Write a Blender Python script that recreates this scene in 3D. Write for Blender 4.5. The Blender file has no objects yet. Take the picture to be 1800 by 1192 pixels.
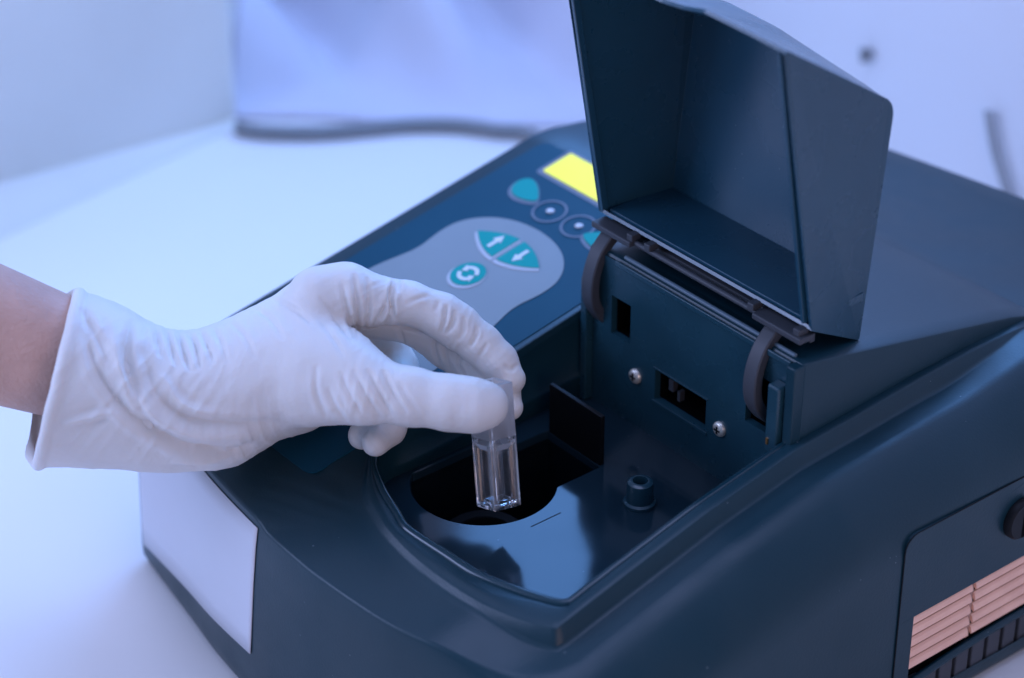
import bpy, bmesh, math, random
import numpy as np
from mathutils import Vector, Matrix

# ------------------------------------------------------------------ camera
MM = 0.001
PW, PH, FPX = 1800.0, 1192.0, 4450.0
TH, AZ = math.radians(31.2), math.radians(51.0)
FH = np.array([-math.sin(AZ), math.cos(AZ), 0.0])
FW = FH * math.cos(TH) + np.array([0, 0, -math.sin(TH)])
RT = np.array([math.cos(AZ), math.sin(AZ), 0.0])
UP = np.cross(RT, FW)


def ray(px, py):
    return FW + RT * (px - PW / 2) / FPX - UP * (py - PH / 2) / FPX


CAM = -ray(850, 848) * 774.0        # the sample well's centre is the origin, millimetres

sc = bpy.context.scene
COL = sc.collection
cd = bpy.data.cameras.new('camera')
cam = bpy.data.objects.new('camera', cd)
COL.objects.link(cam)
cd.sensor_width = 36.0
cd.lens = 36.0 * FPX / PW
cd.clip_start = 0.02
cd.clip_end = 50.0
mw = Matrix.Identity(4)
for i in range(3):
    mw[i][0], mw[i][1], mw[i][2], mw[i][3] = RT[i], UP[i], -FW[i], CAM[i] * MM
cam.matrix_world = mw
cd.dof.use_dof = True
cd.dof.focus_distance = 0.757
cd.dof.aperture_fstop = 7.2
sc.camera = cam

# ------------------------------------------------------------------ light
TINT = (0.50, 0.68, 1.0)
w = bpy.data.worlds.new('World')
sc.world = w
w.use_nodes = True
bg = w.node_tree.nodes['Background']
bg.inputs[0].default_value = (0.38, 0.55, 1.0, 1)
bg.inputs[1].default_value = 0.45


def area(name, loc, aim, size, power, col=TINT):
    l = bpy.data.lights.new(name, 'AREA')
    l.shape = 'RECTANGLE'
    l.size, l.size_y = size[0] * MM, size[1] * MM
    l.energy = power
    l.color = col
    o = bpy.data.objects.new(name, l)
    COL.objects.link(o)
    o.location = Vector(loc) * MM
    o.rotation_euler = (Vector(aim) - Vector(loc)).to_track_quat('-Z', 'Y').to_euler()
    return o


area('window_light', (-235, 338, 270), (-235, 100, 240), (390, 420), 4.0, (0.13, 0.39, 1.0))
area('ceiling_light', (-60, 0, 900), (-60, 40, 0), (700, 600), 3.7, (0.47, 0.55, 1.0))
area('room_light', (-430, -690, 400), (20, 40, 50), (460, 400), 5.2, (0.47, 0.57, 1.0))
area('warm_fill', (720, -220, 200), (60, 60, -20), (300, 300), 0.85, (1.0, 0.66, 0.58))  # unseen warm fill added at the right to brighten the vent slats

vs = sc.view_settings
vs.view_transform = 'Standard'
vs.look = 'None'
vs.exposure = 0.0
vs.gamma = 1.0
vs.use_curve_mapping = False
sc.display_settings.display_device = 'sRGB'


# ------------------------------------------------------------------ materials
def mat(name, col, rough=0.5, spec=0.5, trans=0.0, ior=1.45, emit=None, es=0.0, metal=0.0, sss=0.0,
        bump=0.0, bscale=300.0, var=0.0, vscale=30.0, speck=0.0, rvar=0.0, coat=0.0):
    m = bpy.data.materials.new(name)
    m.use_nodes = True
    nt = m.node_tree
    b = nt.nodes['Principled BSDF']
    b.inputs['Base Color'].default_value = (*col, 1)
    b.inputs['Roughness'].default_value = rough
    b.inputs['Specular IOR Level'].default_value = spec
    b.inputs['Transmission Weight'].default_value = trans
    b.inputs['IOR'].default_value = ior
    b.inputs['Metallic'].default_value = metal
    b.inputs['Coat Weight'].default_value = coat
    if emit:
        b.inputs['Emission Color'].default_value = (*emit, 1)
        b.inputs['Emission Strength'].default_value = es
    if sss:
        b.inputs['Subsurface Weight'].default_value = sss
        b.inputs['Subsurface Radius'].default_value = (1.0, 0.7, 0.5)
        b.inputs['Subsurface Scale'].default_value = 0.0025
    tc = nt.nodes.new('ShaderNodeTexCoord')

    def noise(scale, detail=4.0):
        n = nt.nodes.new('ShaderNodeTexNoise')
        n.inputs['Scale'].default_value = scale
        n.inputs['Detail'].default_value = detail
        nt.links.new(tc.outputs['Object'], n.inputs['Vector'])
        return n
    last = None
    if var:
        n = noise(vscale)
        r = nt.nodes.new('ShaderNodeValToRGB')
        r.color_ramp.elements[0].position, r.color_ramp.elements[1].position = 0.3, 0.7
        r.color_ramp.elements[0].color = (*[c * (1 - var) for c in col], 1)
        r.color_ramp.elements[1].color = (*[min(1, c * (1 + var)) for c in col], 1)
        nt.links.new(n.outputs['Fac'], r.inputs['Fac'])
        last = r.outputs['Color']
    if speck:
        n = nt.nodes.new('ShaderNodeTexVoronoi')
        n.inputs['Scale'].default_value = 230.0
        nt.links.new(tc.outputs['Object'], n.inputs['Vector'])
        n2 = noise(60.0, 2.0)
        r = nt.nodes.new('ShaderNodeMath'); r.operation = 'LESS_THAN'; r.inputs[1].default_value = 0.06
        nt.links.new(n.outputs['Distance'], r.inputs[0])
        r2 = nt.nodes.new('ShaderNodeMath'); r2.operation = 'GREATER_THAN'; r2.inputs[1].default_value = 0.60
        nt.links.new(n2.outputs['Fac'], r2.inputs[0])
        mu = nt.nodes.new('ShaderNodeMath'); mu.operation = 'MULTIPLY'
        nt.links.new(r.outputs[0], mu.inputs[0]); nt.links.new(r2.outputs[0], mu.inputs[1])
        mu2 = nt.nodes.new('ShaderNodeMath'); mu2.operation = 'MULTIPLY'; mu2.inputs[1].default_value = speck
        nt.links.new(mu.outputs[0], mu2.inputs[0])
        mx = nt.nodes.new('ShaderNodeMix'); mx.data_type = 'RGBA'
        nt.links.new(mu2.outputs[0], mx.inputs['Factor'])
        if last:
            nt.links.new(last, mx.inputs['A'])
        else:
            mx.inputs['A'].default_value = (*col, 1)
        mx.inputs['B'].default_value = (0.35, 0.4, 0.42, 1)
        last = mx.outputs['Result']
    if last:
        nt.links.new(last, b.inputs['Base Color'])
    if rvar:
        n = noise(45.0, 6.0)
        r = nt.nodes.new('ShaderNodeMapRange')
        r.inputs['From Min'].default_value, r.inputs['From Max'].default_value = 0.3, 0.7
        r.inputs['To Min'].default_value, r.inputs['To Max'].default_value = rough - rvar, rough + rvar
        nt.links.new(n.outputs['Fac'], r.inputs['Value'])
        nt.links.new(r.outputs['Result'], b.inputs['Roughness'])
    if bump:
        n = noise(bscale, 3.0)
        bp = nt.nodes.new('ShaderNodeBump')
        bp.inputs['Strength'].default_value = bump
        bp.inputs['Distance'].default_value = 0.0006
        nt.links.new(n.outputs['Fac'], bp.inputs['Height'])
        nt.links.new(bp.outputs['Normal'], b.inputs['Normal'])
    return m


NAVY = (0.006, 0.033, 0.048)
M_shell = mat('shell_plastic', NAVY, 0.36, 0.45, bump=0.10, bscale=1400, var=0.06, vscale=25, speck=0.35, rvar=0.08)
M_rear = mat('rear_plastic', NAVY, 0.36, 0.45, bump=0.10, bscale=1400, var=0.06, speck=0.1)
M_panel = mat('recess_plastic', (0.013, 0.052, 0.074), 0.28, 0.8, bump=0.05, bscale=900, var=0.1, vscale=60, speck=0.35, rvar=0.07)
M_floor = mat('glossy_floor_plastic', (0.010, 0.026, 0.038), 0.10, 0.33, bump=0.02, bscale=60, speck=0.15, rvar=0.03)
M_lidm = mat('lid_plastic', (0.014, 0.062, 0.098), 0.28, 0.7, bump=0.06, bscale=1200, var=0.08, speck=0.2, rvar=0.06)
M_black = mat('black_plastic', (0.004, 0.005, 0.007), 0.5, 0.3)
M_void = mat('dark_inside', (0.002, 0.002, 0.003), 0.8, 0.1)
M_arm = mat('hinge_plastic', (0.05, 0.055, 0.065), 0.5, 0.4, var=0.1, bump=0.05)
M_overlay = mat('keypad_film', (0.003, 0.058, 0.098), 0.42, 0.25, var=0.05)
M_blob = mat('keypad_grey', (0.235, 0.28, 0.30), 0.5, 0.3, var=0.04)
M_teal = mat('button_teal', (0.0, 0.30, 0.27), 0.5, 0.25)
M_pale = mat('button_edge', (0.46, 0.48, 0.52), 0.45, 0.4)
M_icon = mat('icon_white', (0.66, 0.68, 0.70), 0.5, 0.3)
M_ring = mat('ring_print', (0.17, 0.20, 0.25), 0.5, 0.3)
M_disp = mat('display_glow', (0.4, 0.4, 0.02), 0.4, 0.3, emit=(0.80, 0.84, 0.15), es=0.85)
M_label = mat('label_film', (0.66, 0.66, 0.70), 0.45, 0.3, var=0.02)
M_screw = mat('screw_metal', (0.90, 0.76, 0.66), 0.35, 0.5, metal=0.6, var=0.3, vscale=900)
M_copper = mat('copper', (0.8, 0.4, 0.15), 0.35, metal=1.0)
M_slat = mat('warm_lit_slat', (0.96, 0.54, 0.38), 0.33, 0.6, var=0.08, vscale=80)  # warm light on the louvre is put into this orange base colour
M_glove = mat('latex_glove', (0.74, 0.71, 0.675), 0.48, 0.35, sss=0.25, bump=0.45, bscale=260, var=0.03, vscale=40)
M_skin = mat('skin', (0.56, 0.335, 0.265), 0.5, 0.35, sss=0.15, bump=0.5, bscale=700, var=0.10, vscale=90)
M_table = mat('table_top', (0.86, 0.83, 0.81), 0.55, 0.3, var=0.015, vscale=6)
M_wall = mat('wall_paint', (0.80, 0.82, 0.86), 0.7, 0.2, var=0.02, vscale=5)
M_box = mat('white_box', (0.80, 0.77, 0.70), 0.6, 0.2, var=0.08, vscale=7)
M_cloth = mat('lavender_cloth', (0.68, 0.65, 0.72), 0.9, 0.1, var=0.03)
M_cable = mat('grey_cable', (0.24, 0.25, 0.26), 0.6, 0.3)
M_clear = mat('clear_plastic', (0.97, 0.98, 1.0), 0.03, 0.5, trans=0.985, ior=1.46)
M_semi = mat('cloudy_plastic', (0.97, 0.98, 1.0), 0.12, 0.6, trans=0.86, ior=1.45)
M_frost = mat('frosted_plastic', (0.95, 0.95, 0.97), 0.38, 0.5, trans=0.85, ior=1.3, bump=0.1, bscale=2000)
M_ridge = mat('bright_ridge', (0.10, 0.15, 0.19), 0.3, 0.6)


# ------------------------------------------------------------------ helpers
def thing(name, loc, label, cat, group=None):
    o = bpy.data.objects.new(name, None)
    COL.objects.link(o)
    o.location = Vector(loc) * MM
    o.empty_display_size = 0.01
    o['label'] = label
    o['category'] = cat
    if group:
        o['group'] = group
    return o


def origin(o):
    v = Vector((0, 0, 0))
    while o:
        v += o.location
        o = o.parent
    return v


def mesh(name, verts, faces, m, parent=None, smooth=False, bevel=0.0, seg=2, solid=0.0, loc=None, auto=None, mats=None, fmi=None):
    """verts in world millimetres"""
    verts = np.asarray(verts, float) * MM
    if parent is not None:
        off = np.array(origin(parent))
    elif loc is not None:
        off = np.array(loc, float) * MM
    else:
        off = verts.mean(0)
        off[2] = verts[:, 2].min()
    me = bpy.data.meshes.new(name)
    lo = off.copy()
    if parent is not None:
        c = verts.mean(0)
        loc_l = c - off
        lo = c
    me.from_pydata((verts - lo).tolist(), [], faces)
    bm = bmesh.new(); bm.from_mesh(me)
    bmesh.ops.recalc_face_normals(bm, faces=bm.faces)
    bm.to_mesh(me); bm.free()
    for mm_ in (mats or [m]):
        me.materials.append(mm_)
    if fmi is not None:
        me.polygons.foreach_set('material_index', fmi)
    o = bpy.data.objects.new(name, me)
    COL.objects.link(o)
    if parent is not None:
        o.parent = parent
        o.location = loc_l
    else:
        o.location = off
    if smooth:
        me.shade_smooth()
        if auto:
            me.set_sharp_from_angle(angle=math.radians(auto))
    if solid:
        s = o.modifiers.new('solid', 'SOLIDIFY'); s.thickness = solid * MM; s.offset = -1; s.use_even_offset = True
    if bevel:
        b = o.modifiers.new('bevel', 'BEVEL'); b.width = bevel * MM; b.segments = seg; b.limit_method = 'ANGLE'
        b.angle_limit = math.radians(35)
        b.harden_normals = False
    return o


def join(parts):
    V, F = [], []
    for v, f in parts:
        k = len(V)
        V += [tuple(p) for p in v]
        F += [tuple(i + k for i in q) for q in f]
    return V, F


def box(x0, x1, y0, y1, z0, z1):
    v = [(x, y, z) for z in (z0, z1) for y in (y0, y1) for x in (x0, x1)]
    return v, [(0, 1, 3, 2), (4, 6, 7, 5), (0, 4, 5, 1), (2, 3, 7, 6), (0, 2, 6, 4), (1, 5, 7, 3)]


def loft(rings, closed=True, caps=True):
    n = len(rings[0]); V = [tuple(p) for r in rings for p in r]; F = []
    for k in range(len(rings) - 1):
        for i in range(n if closed else n - 1):
            j = (i + 1) % n
            F.append((k * n + i, k * n + j, (k + 1) * n + j, (k + 1) * n + i))
    if caps:
        F.append(tuple(range(n))[::-1]); F.append(tuple((len(rings) - 1) * n + i for i in range(n)))
    return V, F


def tube(pts, r, n=12, flat=None):
    pts = [np.array(p, float) for p in pts]
    rings = []
    up = np.array([0.13, 0.2, 0.97])
    for i, p in enumerate(pts):
        t = pts[min(i + 1, len(pts) - 1)] - pts[max(i - 1, 0)]
        t /= np.linalg.norm(t)
        a = np.cross(t, up); a /= np.linalg.norm(a)
        b = np.cross(a, t)
        rr = r[i] if hasattr(r, '__len__') else r
        rings.append([p + rr * (a * math.cos(k * 2 * math.pi / n) + b * math.sin(k * 2 * math.pi / n)) for k in range(n)])
    return loft(rings)


def spline(pts, n=8):
    pts = [np.array(p, float) for p in pts]
    P = [2 * pts[0] - pts[1]] + pts + [2 * pts[-1] - pts[-2]]
    out = []
    for i in range(1, len(P) - 2):
        for k in range(n):
            t = k / n
            a, b, c, d = P[i - 1:i + 3]
            out.append(0.5 * (2 * b + (c - a) * t + (2 * a - 5 * b + 4 * c - d) * t * t + (3 * b - a - 3 * c + d) * t ** 3))
    out.append(pts[-1])
    return out


def resample(pts, n):
    """n points from the first (included) towards the last (excluded)"""
    P = np.array(pts, float)
    s = np.r_[0, np.cumsum(np.linalg.norm(np.diff(P, axis=0), axis=1))]
    if s[-1] < 1e-9:
        return np.repeat(P[:1], n, 0)
    t = np.arange(n) / n * s[-1]
    return np.stack([np.interp(t, s, P[:, k]) for k in range(P.shape[1])], 1)


def sm(a, b, x):
    t = np.clip((x - a) / (b - a), 0, 1)
    return t * t * (3 - 2 * t)


def lathe(prof, c, axis='z', n=28):
    rings = []
    for r, h in prof:
        ring = []
        for k in range(n):
            a = 2 * math.pi * k / n
            if axis == 'z':
                ring.append((c[0] + r * math.cos(a), c[1] + r * math.sin(a), c[2] + h))
            elif axis == 'y':
                ring.append((c[0] + r * math.cos(a), c[1] + h, c[2] + r * math.sin(a)))
            else:
                ring.append((c[0] + h, c[1] + r * math.cos(a), c[2] + r * math.sin(a)))
        rings.append(ring)
    return loft(rings)


# ------------------------------------------------------------------ setting: table and wall
TZ = -66.0
o = mesh('table', *box(-1400, 900, -1100, 345, TZ - 30, TZ), M_table); o['kind'] = 'structure'
o = mesh('wall', *box(-1400, 1400, 346, 370, -500, 1500), M_wall); o['kind'] = 'structure'

# ------------------------------------------------------------------ the instrument's top surface
YL = [-80, 109, 118, 135, 160, 205]; ZL = [4.4, 42.2, 42.2, 40.0, 36.0, 30]
YR = [-80, -60, -42, -35, -11, 21, 54, 78, 102, 127, 153, 205]; ZR = [-2, 3, 7, 8.7, 15.1, 23.3, 29.7, 31.4, 33.4, 34.8, 34.7, 30]


def S(x, y):
    t = sm(-19, 72, x)
    return (1 - t) * np.interp(y, YL, ZL) + t * np.interp(y, YR, ZR)


def step(x, y):
    return (1.9 * sm(-20, -14, x) + 3.9 * sm(52, 80, x)) * (1 - sm(110, 160, y))


inst = thing('benchtop_turbidimeter', (0, 40, TZ), 'dark navy benchtop laboratory analyser with its hood lid raised over an open sample well', 'lab instrument')

IN = {
    'front': [(-19.5, -20), (-17.5, -26), (-13, -31), (-2, -35.5), (8, -38), (14, -39.6), (21, -39.2), (31, -38), (43, -36.6), (57, -32.6), (69, -28.4), (72, -26)],
    'right1': [(72, -26), (72, 75)], 'right2': [(72, 75), (72, 75)], 'back': [(72, 75), (-19.5, 75)],
    'left2': [(-19.5, 75), (-19.5, 75)], 'left1': [(-19.5, 75), (-19.5, -20)]}
RIM = {
    'front': [(-20.6, -20), (-19, -26), (-15, -32), (-4.1, -40.7), (4, -43.6), (12.3, -45.6), (24, -46.5), (35, -46.3), (48, -45), (59, -43), (70, -40), (78.2, -36.5)],
    'right1': [(78.2, -36.5), (78.5, 75)], 'right2': [(78.5, 75), (78.5, 155)], 'back': [(78.5, 155), (-20.6, 155)],
    'left2': [(-20.6, 155), (-20.6, 75)], 'left1': [(-20.6, 75), (-20.6, -20)]}
OUT = {
    'front': [(-108, -50), (-107.4, -54), (-104.5, -56), (-70, -61.8), (-47, -65.7), (-17, -68.6), (0, -69), (14, -68.2), (40, -64.5), (56, -59.5), (68, -54.5), (78, -49), (85, -43), (88, -36)],
    'right1': [(88, -36), (88, 75)], 'right2': [(88, 75), (89, 155)],
    'back': [(89, 155), (89, 205), (85, 219), (74, 226), (45, 226), (16, 223.5), (-37, 215), (-90, 206), (-103, 202), (-108, 193), (-108, 155)],
    'left2': [(-108, 155), (-108, 75)], 'left1': [(-108, 75), (-108, -50)]}
SEG = [('front', 64), ('right1', 48), ('right2', 28), ('back', 60), ('left2', 24), ('left1', 48)]


def loop(d):
    return np.concatenate([resample(spline(d[k], 6) if k in ('front', 'back') and len(d[k]) > 3 else d[k], n) for k, n in SEG])


LI, LR, LO = loop(IN), loop(RIM), loop(OUT)


def normals2(L):
    t = np.roll(L, -1, 0) - np.roll(L, 1, 0)
    n = np.stack([t[:, 1], -t[:, 0]], 1)
    return n / np.maximum(np.linalg.norm(n, axis=1, keepdims=True), 1e-9)


NO = normals2(LO)
for _ in range(4):
    NO = (np.roll(NO, 1, 0) + 2 * NO + np.roll(NO, -1, 0)) / 4
NO /= np.linalg.norm(NO, axis=1, keepdims=True)
# direction from inner to rim, for small moves across the rim
rings = []


def R3(xy, z):
    rings.append(np.c_[xy, z])


zi = S(LI[:, 0], LI[:, 1])
R3(LI, np.full(len(LI), -0.5))
# a moulded bead runs along the left wall of the recess
bead = (LI[:, 0] < -19)[:, None]
pull = np.where(bead, 1.6, 0.0)[:, 0] * sm(-24, -14, LI[:, 1])
L2 = LI.copy(); 
zb = 3.5 + 0.06 * (LI[:, 1] + 20)
R3(np.c_[LI[:, 0] + pull, LI[:, 1]], np.where(bead[:, 0], zb, zi * 0.4))
R3(np.c_[LI[:, 0] + pull * 0.9, LI[:, 1]], np.where(bead[:, 0], zb + 1.2, zi * 0.5))
R3(np.c_[LI[:, 0] + pull * 0.1, LI[:, 1]], np.where(bead[:, 0], zb + 2.6, zi * 0.6))
front_w = sm(-20, -28, LI[:, 1]) * sm(66, 50, LI[:, 0])
bw = (0.30 + 0.26 * front_w)[:, None]
bd = 2.3 - 0.6 * front_w
SH = [len(rings), len(rings) + 1]
R3(LI, zi - bd - 0.7)
R3(LI + (LR - LI) * 0.03, zi - bd)
q = LI + (LR - LI) * bw
R3(q, S(*q.T) - 0.25)
q = LI + (LR - LI) * (bw + 0.06)
R3(q, S(*q.T))
R3(LI + (LR - LI) * 0.75, S(*(LI + (LR - LI) * 0.75).T))
R3(LI + (LR - LI) * 0.93, S(*(LI + (LR - LI) * 0.93).T) - 0.05)
zr = S(LR[:, 0], LR[:, 1]); stp = step(LR[:, 0], LR[:, 1])
R3(LR, zr - 0.35 * np.minimum(1, stp))
NR = normals2(LR)
o1 = LR + NR * (1.0 * np.minimum(1, stp / 2))[:, None]
R3(o1, zr - stp * 0.85)
o2 = o1 + NR * (1.0 * np.minimum(1, stp / 2))[:, None]
R3(o2, S(*o2.T) - step(*o2.T))
for t in (0.12, 0.3, 0.5, 0.7, 0.88, 1.0):
    q = o2 + (LO - o2) * t
    R3(q, S(*q.T) - step(*q.T))
zt = rings[-1][:, 2]
PF = [(0.5, -0.15), (0.95, -0.6), (1.2, -1.4), (2.0, -10), (2.8, -25), (3.4, -42), (4.0, None, -58), (3.6, None, -62), (1.2, None, -65.9)]
PL = [(0.5, -0.15), (0.95, -0.6), (1.2, -1.4), (2.0, -10), (2.8, -25), (3.6, -42), (4.6, None, -58), (4.6, None, -62), (2.5, None, -65.9)]
PR = [(2.5, -0.55), (6.5, -2.7), (11.5, -6.6), (16, -11.5), (19.2, -17.2), (20.2, -25), (20.3, None, -58), (20.3, None, -62), (18, None, -65.9)]
wr = sm(0.25, 0.95, NO[:, 0]); wl = sm(0.25, 0.95, -NO[:, 0]); wf = 1 - wr - wl


def prof(k):
    off = np.zeros(len(LO)); z = np.zeros(len(LO))
    for ww, P in ((wf, PF), (wl, PL), (wr, PR)):
        e = P[k]
        off += ww * e[0]
        z += ww * ((zt + e[1]) if e[1] is not None else e[2])
    return off, z


for k in range(len(PF)):
    off, z = prof(k)
    R3(LO + NO * off[:, None], z)
V, F = loft([list(map(tuple, r)) for r in rings], caps=False)
N = len(LO)
F.append(tuple((len(rings) - 1) * N + i for i in range(N)))
VA = np.array(V)
def _drop(f):
    c = VA[list(f)].mean(0)
    return c[0] > 100 and 76 < c[1] < 150 and -40 < c[2] < -20 and len(f) == 4
F = [f for f in F if not _drop(f)]
housing = mesh('housing', V, F, M_shell, inst, smooth=True, auto=80)
for e in housing.data.edges:
    a_, b_ = e.vertices
    if a_ // N == b_ // N and a_ // N in SH:
        e.use_edge_sharp = True


lipxy = [np.array(p) for p in spline(IN['front'], 6)] + [np.array((72.0, y)) for y in np.linspace(-22, 58, 30)]
lip = []
for p in lipxy:
    k = int(np.argmin(np.hypot(*(LI - p).T)))
    q = p + (LR[k] - p) / max(np.linalg.norm(LR[k] - p), 1e-6) * 0.75
    lip.append((q[0], q[1], float(S(q[0], q[1])) - 1.75))
V, F = tube(lip, 1.5, 14)
mesh('recess_lip', V, F, mat('lip_plastic', NAVY, 0.16, 0.6), inst, smooth=True, auto=60)


# ------------------------------------------------------------------ recess floor with its well
def hole_r(a):
    c, s = math.cos(a), math.sin(a)
    r = 22.4
    if c < -1e-6:
        r = min(r, 17.6 / -c)
    # rectangular bay reaching back under the shield plate
    if s > 0.05:
        rr = 33.5 / s
        lim = []
        if c > 1e-6:
            lim.append(16.0 / c)
        if c < -1e-6:
            lim.append(10.0 / -c)
        rr = min([rr] + lim)
        r = max(r, rr)
    return r


ro, ri = [], []
for p in LI:
    if ro and np.linalg.norm(np.array(ro[-1][:2]) - p) < 1e-6:
        continue
    ro.append((p[0], p[1], 0.0))
# densify angles around the hole
V, F = [], []
angs = [i * 2 * math.pi / 180 for i in range(180)]
outer_poly = [np.array(p[:2]) for p in ro]


def outer_hit(a):
    d = np.array([math.cos(a), math.sin(a)])
    best = None
    for i in range(len(outer_poly)):
        A, B = outer_poly[i], outer_poly[(i + 1) % len(outer_poly)]
        e = B - A
        den = d[0] * e[1] - d[1] * e[0]
        if abs(den) < 1e-12:
            continue
        t = (A[0] * e[1] - A[1] * e[0]) / den
        u = (A[0] * d[1] - A[1] * d[0]) / den
        if t > 0 and -1e-9 <= u <= 1 + 1e-9 and (best is None or t > best):
            best = t
    return best


ho = [(math.cos(a) * outer_hit(a), math.sin(a) * outer_hit(a), 0.0) for a in angs]
hr = [hole_r(a) for a in angs]
h0 = [(math.cos(a) * (r + 0.35), math.sin(a) * (r + 0.35), 0.0) for a, r in zip(angs, hr)]
h1 = [(math.cos(a) * r, math.sin(a) * r, -0.4) for a, r in zip(angs, hr)]
h2 = [(math.cos(a) * r, math.sin(a) * r, -3) for a, r in zip(angs, hr)]
V, F = loft([ho, h0, h1, h2], caps=False)
mesh('recess_floor', V, F, M_floor, inst, smooth=True, auto=30)
h2b = [(math.cos(a) * (r + .02), math.sin(a) * (r + .02), -2.6) for a, r in zip(angs, hr)]
h3 = [(math.cos(a) * r, math.sin(a) * r, -42) for a, r in zip(angs, hr)]
V, F = loft([h2b, h3], caps=False)
F.append(tuple(180 + i for i in range(180)))
well = mesh('sample_well', V, F, mat('well_plastic', (0.004, 0.008, 0.012), 0.22, 0.5), inst, smooth=True, auto=40)
# cell holder collar deep in the well
V, F = lathe([(13, 0), (13, 9), (12.4, 9.6), (9, 9.6), (8.6, 9), (8.6, 0)], (4, -3, -25))
mesh('cell_holder', V, F, M_black, well, smooth=True, auto=40)
V, F = box(27.0, 27.35, -3.5, 8, 0.005, 0.06)
mesh('alignment_mark', V, F, M_black, inst)
# black shield plate
V, F = box(-9.2, 15.6, 33.6, 35.2, -20, 17.8)
mesh('shield_plate', V, F, M_black, inst, bevel=0.25)
# locating post
V, F = lathe([(5.0, 0), (5.0, 1.2), (4.3, 1.8), (4.1, 7.0), (3.9, 8.0), (3.1, 8.6), (2.3, 8.6), (2.0, 7.6), (2.0, 3)], (38.6, 29.5, 0))
post = mesh('locating_post', V, F, M_panel, inst, smooth=True, auto=40)
V, F = lathe([(2.05, 0), (2.05, .3)], (38.6, 29.5, 3.2))
mesh('post_bore', V, F, M_void, post)


# ------------------------------------------------------------------ rear housing hump and its front panel
def ztop(y):
    return 56.0 - 0.2 * (y - 57.5)


xs = list(np.linspace(-18, 75.2, 20)); ys = [57.7, 58.2, 59.2, 63, 75, 90, 105, 120, 135, 150, 165, 175]
dz = [-1.2, -0.35, 0, 0, 0, 0, 0, 0, 0, 0.0, -1.5, -6]
V, F = [], []
rg = []
for y, d in zip(ys, dz):
    z = ztop(y) + d
    zb = S(0, y) - 8
    ringp = [(-18.6, y, -1), (-18.6, y, z - 1.0), (-18.2, y, z - 0.3), (-17.4, y, z)]
    ringp += [(x, y, z) for x in np.linspace(-10, 68, 12)]
    ringp += [(74.2, y, z), (74.9, y, z - 0.3), (75.3, y, z - 1.0), (75.3, y, 15)]
    rg.append(ringp)
V, F = loft(rg, closed=False, caps=False)
n0 = len(rg[0])
F.append(tuple((len(rg) - 1) * n0 + i for i in range(n0)))
hump = mesh('rear_housing', V, F, M_rear, inst, smooth=True, auto=35)

# front panel as a grid with openings
slots = [(-7.2, 1.8, 28.4, 42.2), (13.8, 37.0, 14.2, 25.2), (53.8, 66.0, 26.5, 44.6)]
gx = sorted({-17.5, 74.6} | {a for s in slots for a in s[:2]}); gz = sorted({0.0, 55.0} | {a for s in slots for a in s[2:]})


def cell_in(xm, zm):
    return any(s[0] < xm < s[1] and s[2] < zm < s[3] for s in slots)


V = []; F = []
idx = {}


def vid(p):
    if p not in idx:
        idx[p] = len(V); V.append(p)
    return idx[p]


y0, y1 = 57.0, 59.4
for i in range(len(gx) - 1):
    for k in range(len(gz) - 1):
        if cell_in((gx[i] + gx[i + 1]) / 2, (gz[k] + gz[k + 1]) / 2):
            continue
        F.append(tuple(vid((x, y0, z)) for x, z in ((gx[i], gz[k]), (gx[i + 1], gz[k]), (gx[i + 1], gz[k + 1]), (gx[i], gz[k + 1]))))
for s in slots:
    c = [(s[0], s[2]), (s[1], s[2]), (s[1], s[3]), (s[0], s[3])]
    xsl = [g for g in gx if s[0] <= g <= s[1]]; zsl = [g for g in gz if s[2] <= g <= s[3]]
    path = [(x, s[2]) for x in xsl] + [(s[1], z) for z in zsl[1:]] + [(x, s[3]) for x in xsl[::-1][1:]] + [(s[0], z) for z in zsl[::-1][1:-1]]
    for a, b in zip(path, path[1:] + path[:1]):
        F.append((vid((a[0], y0, a[1])), vid((b[0], y0, b[1])), vid((b[0], y1, b[1])), vid((a[0], y1, a[1]))))
panel = mesh('rear_panel', V, F, M_panel, inst)
for s in slots:
    V, F = box(s[0] - .6, s[1] + .6, 59.3, 70, s[2] - .6, s[3] + .6)
    F = [f for f in F if f != (0, 4, 5, 1)]
    mesh('slot_pocket', V, F, M_void, panel)
# raised lips along the hump's front edge, jambs and brackets
V, F = box(-5.5, 71.5, 56.2, 57.0, 53.6, 55.6)
mesh('panel_lip', V, F, M_panel, panel, bevel=0.3)
V, F = box(-4.5, 70.5, 59.0, 60.3, 55.2, 56.6)
mesh('sealing_ridge', V, F, M_ridge, panel, bevel=0.5)
V, F = box(-18.4, -15.6, 53.8, 57.0, 0.2, 45.0)
mesh('side_fin', V, F, M_panel, panel, bevel=0.4)
V, F = box(66.4, 71.2, 52.6, 57.0, 24.0, 47.5)
mesh('slot_bracket', V, F, M_panel, panel, bevel=0.8, seg=3)
V, F = box(71.6, 75.5, 54.4, 58.6, 20.0, 55.4)
mesh('jamb', V, F, M_shell, panel, bevel=0.6, seg=3)
V, F = box(67.4, 68.2, 52.2, 52.7, 27.2, 29.2)
mesh('contact_tab', V, F, M_copper, panel)
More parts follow.
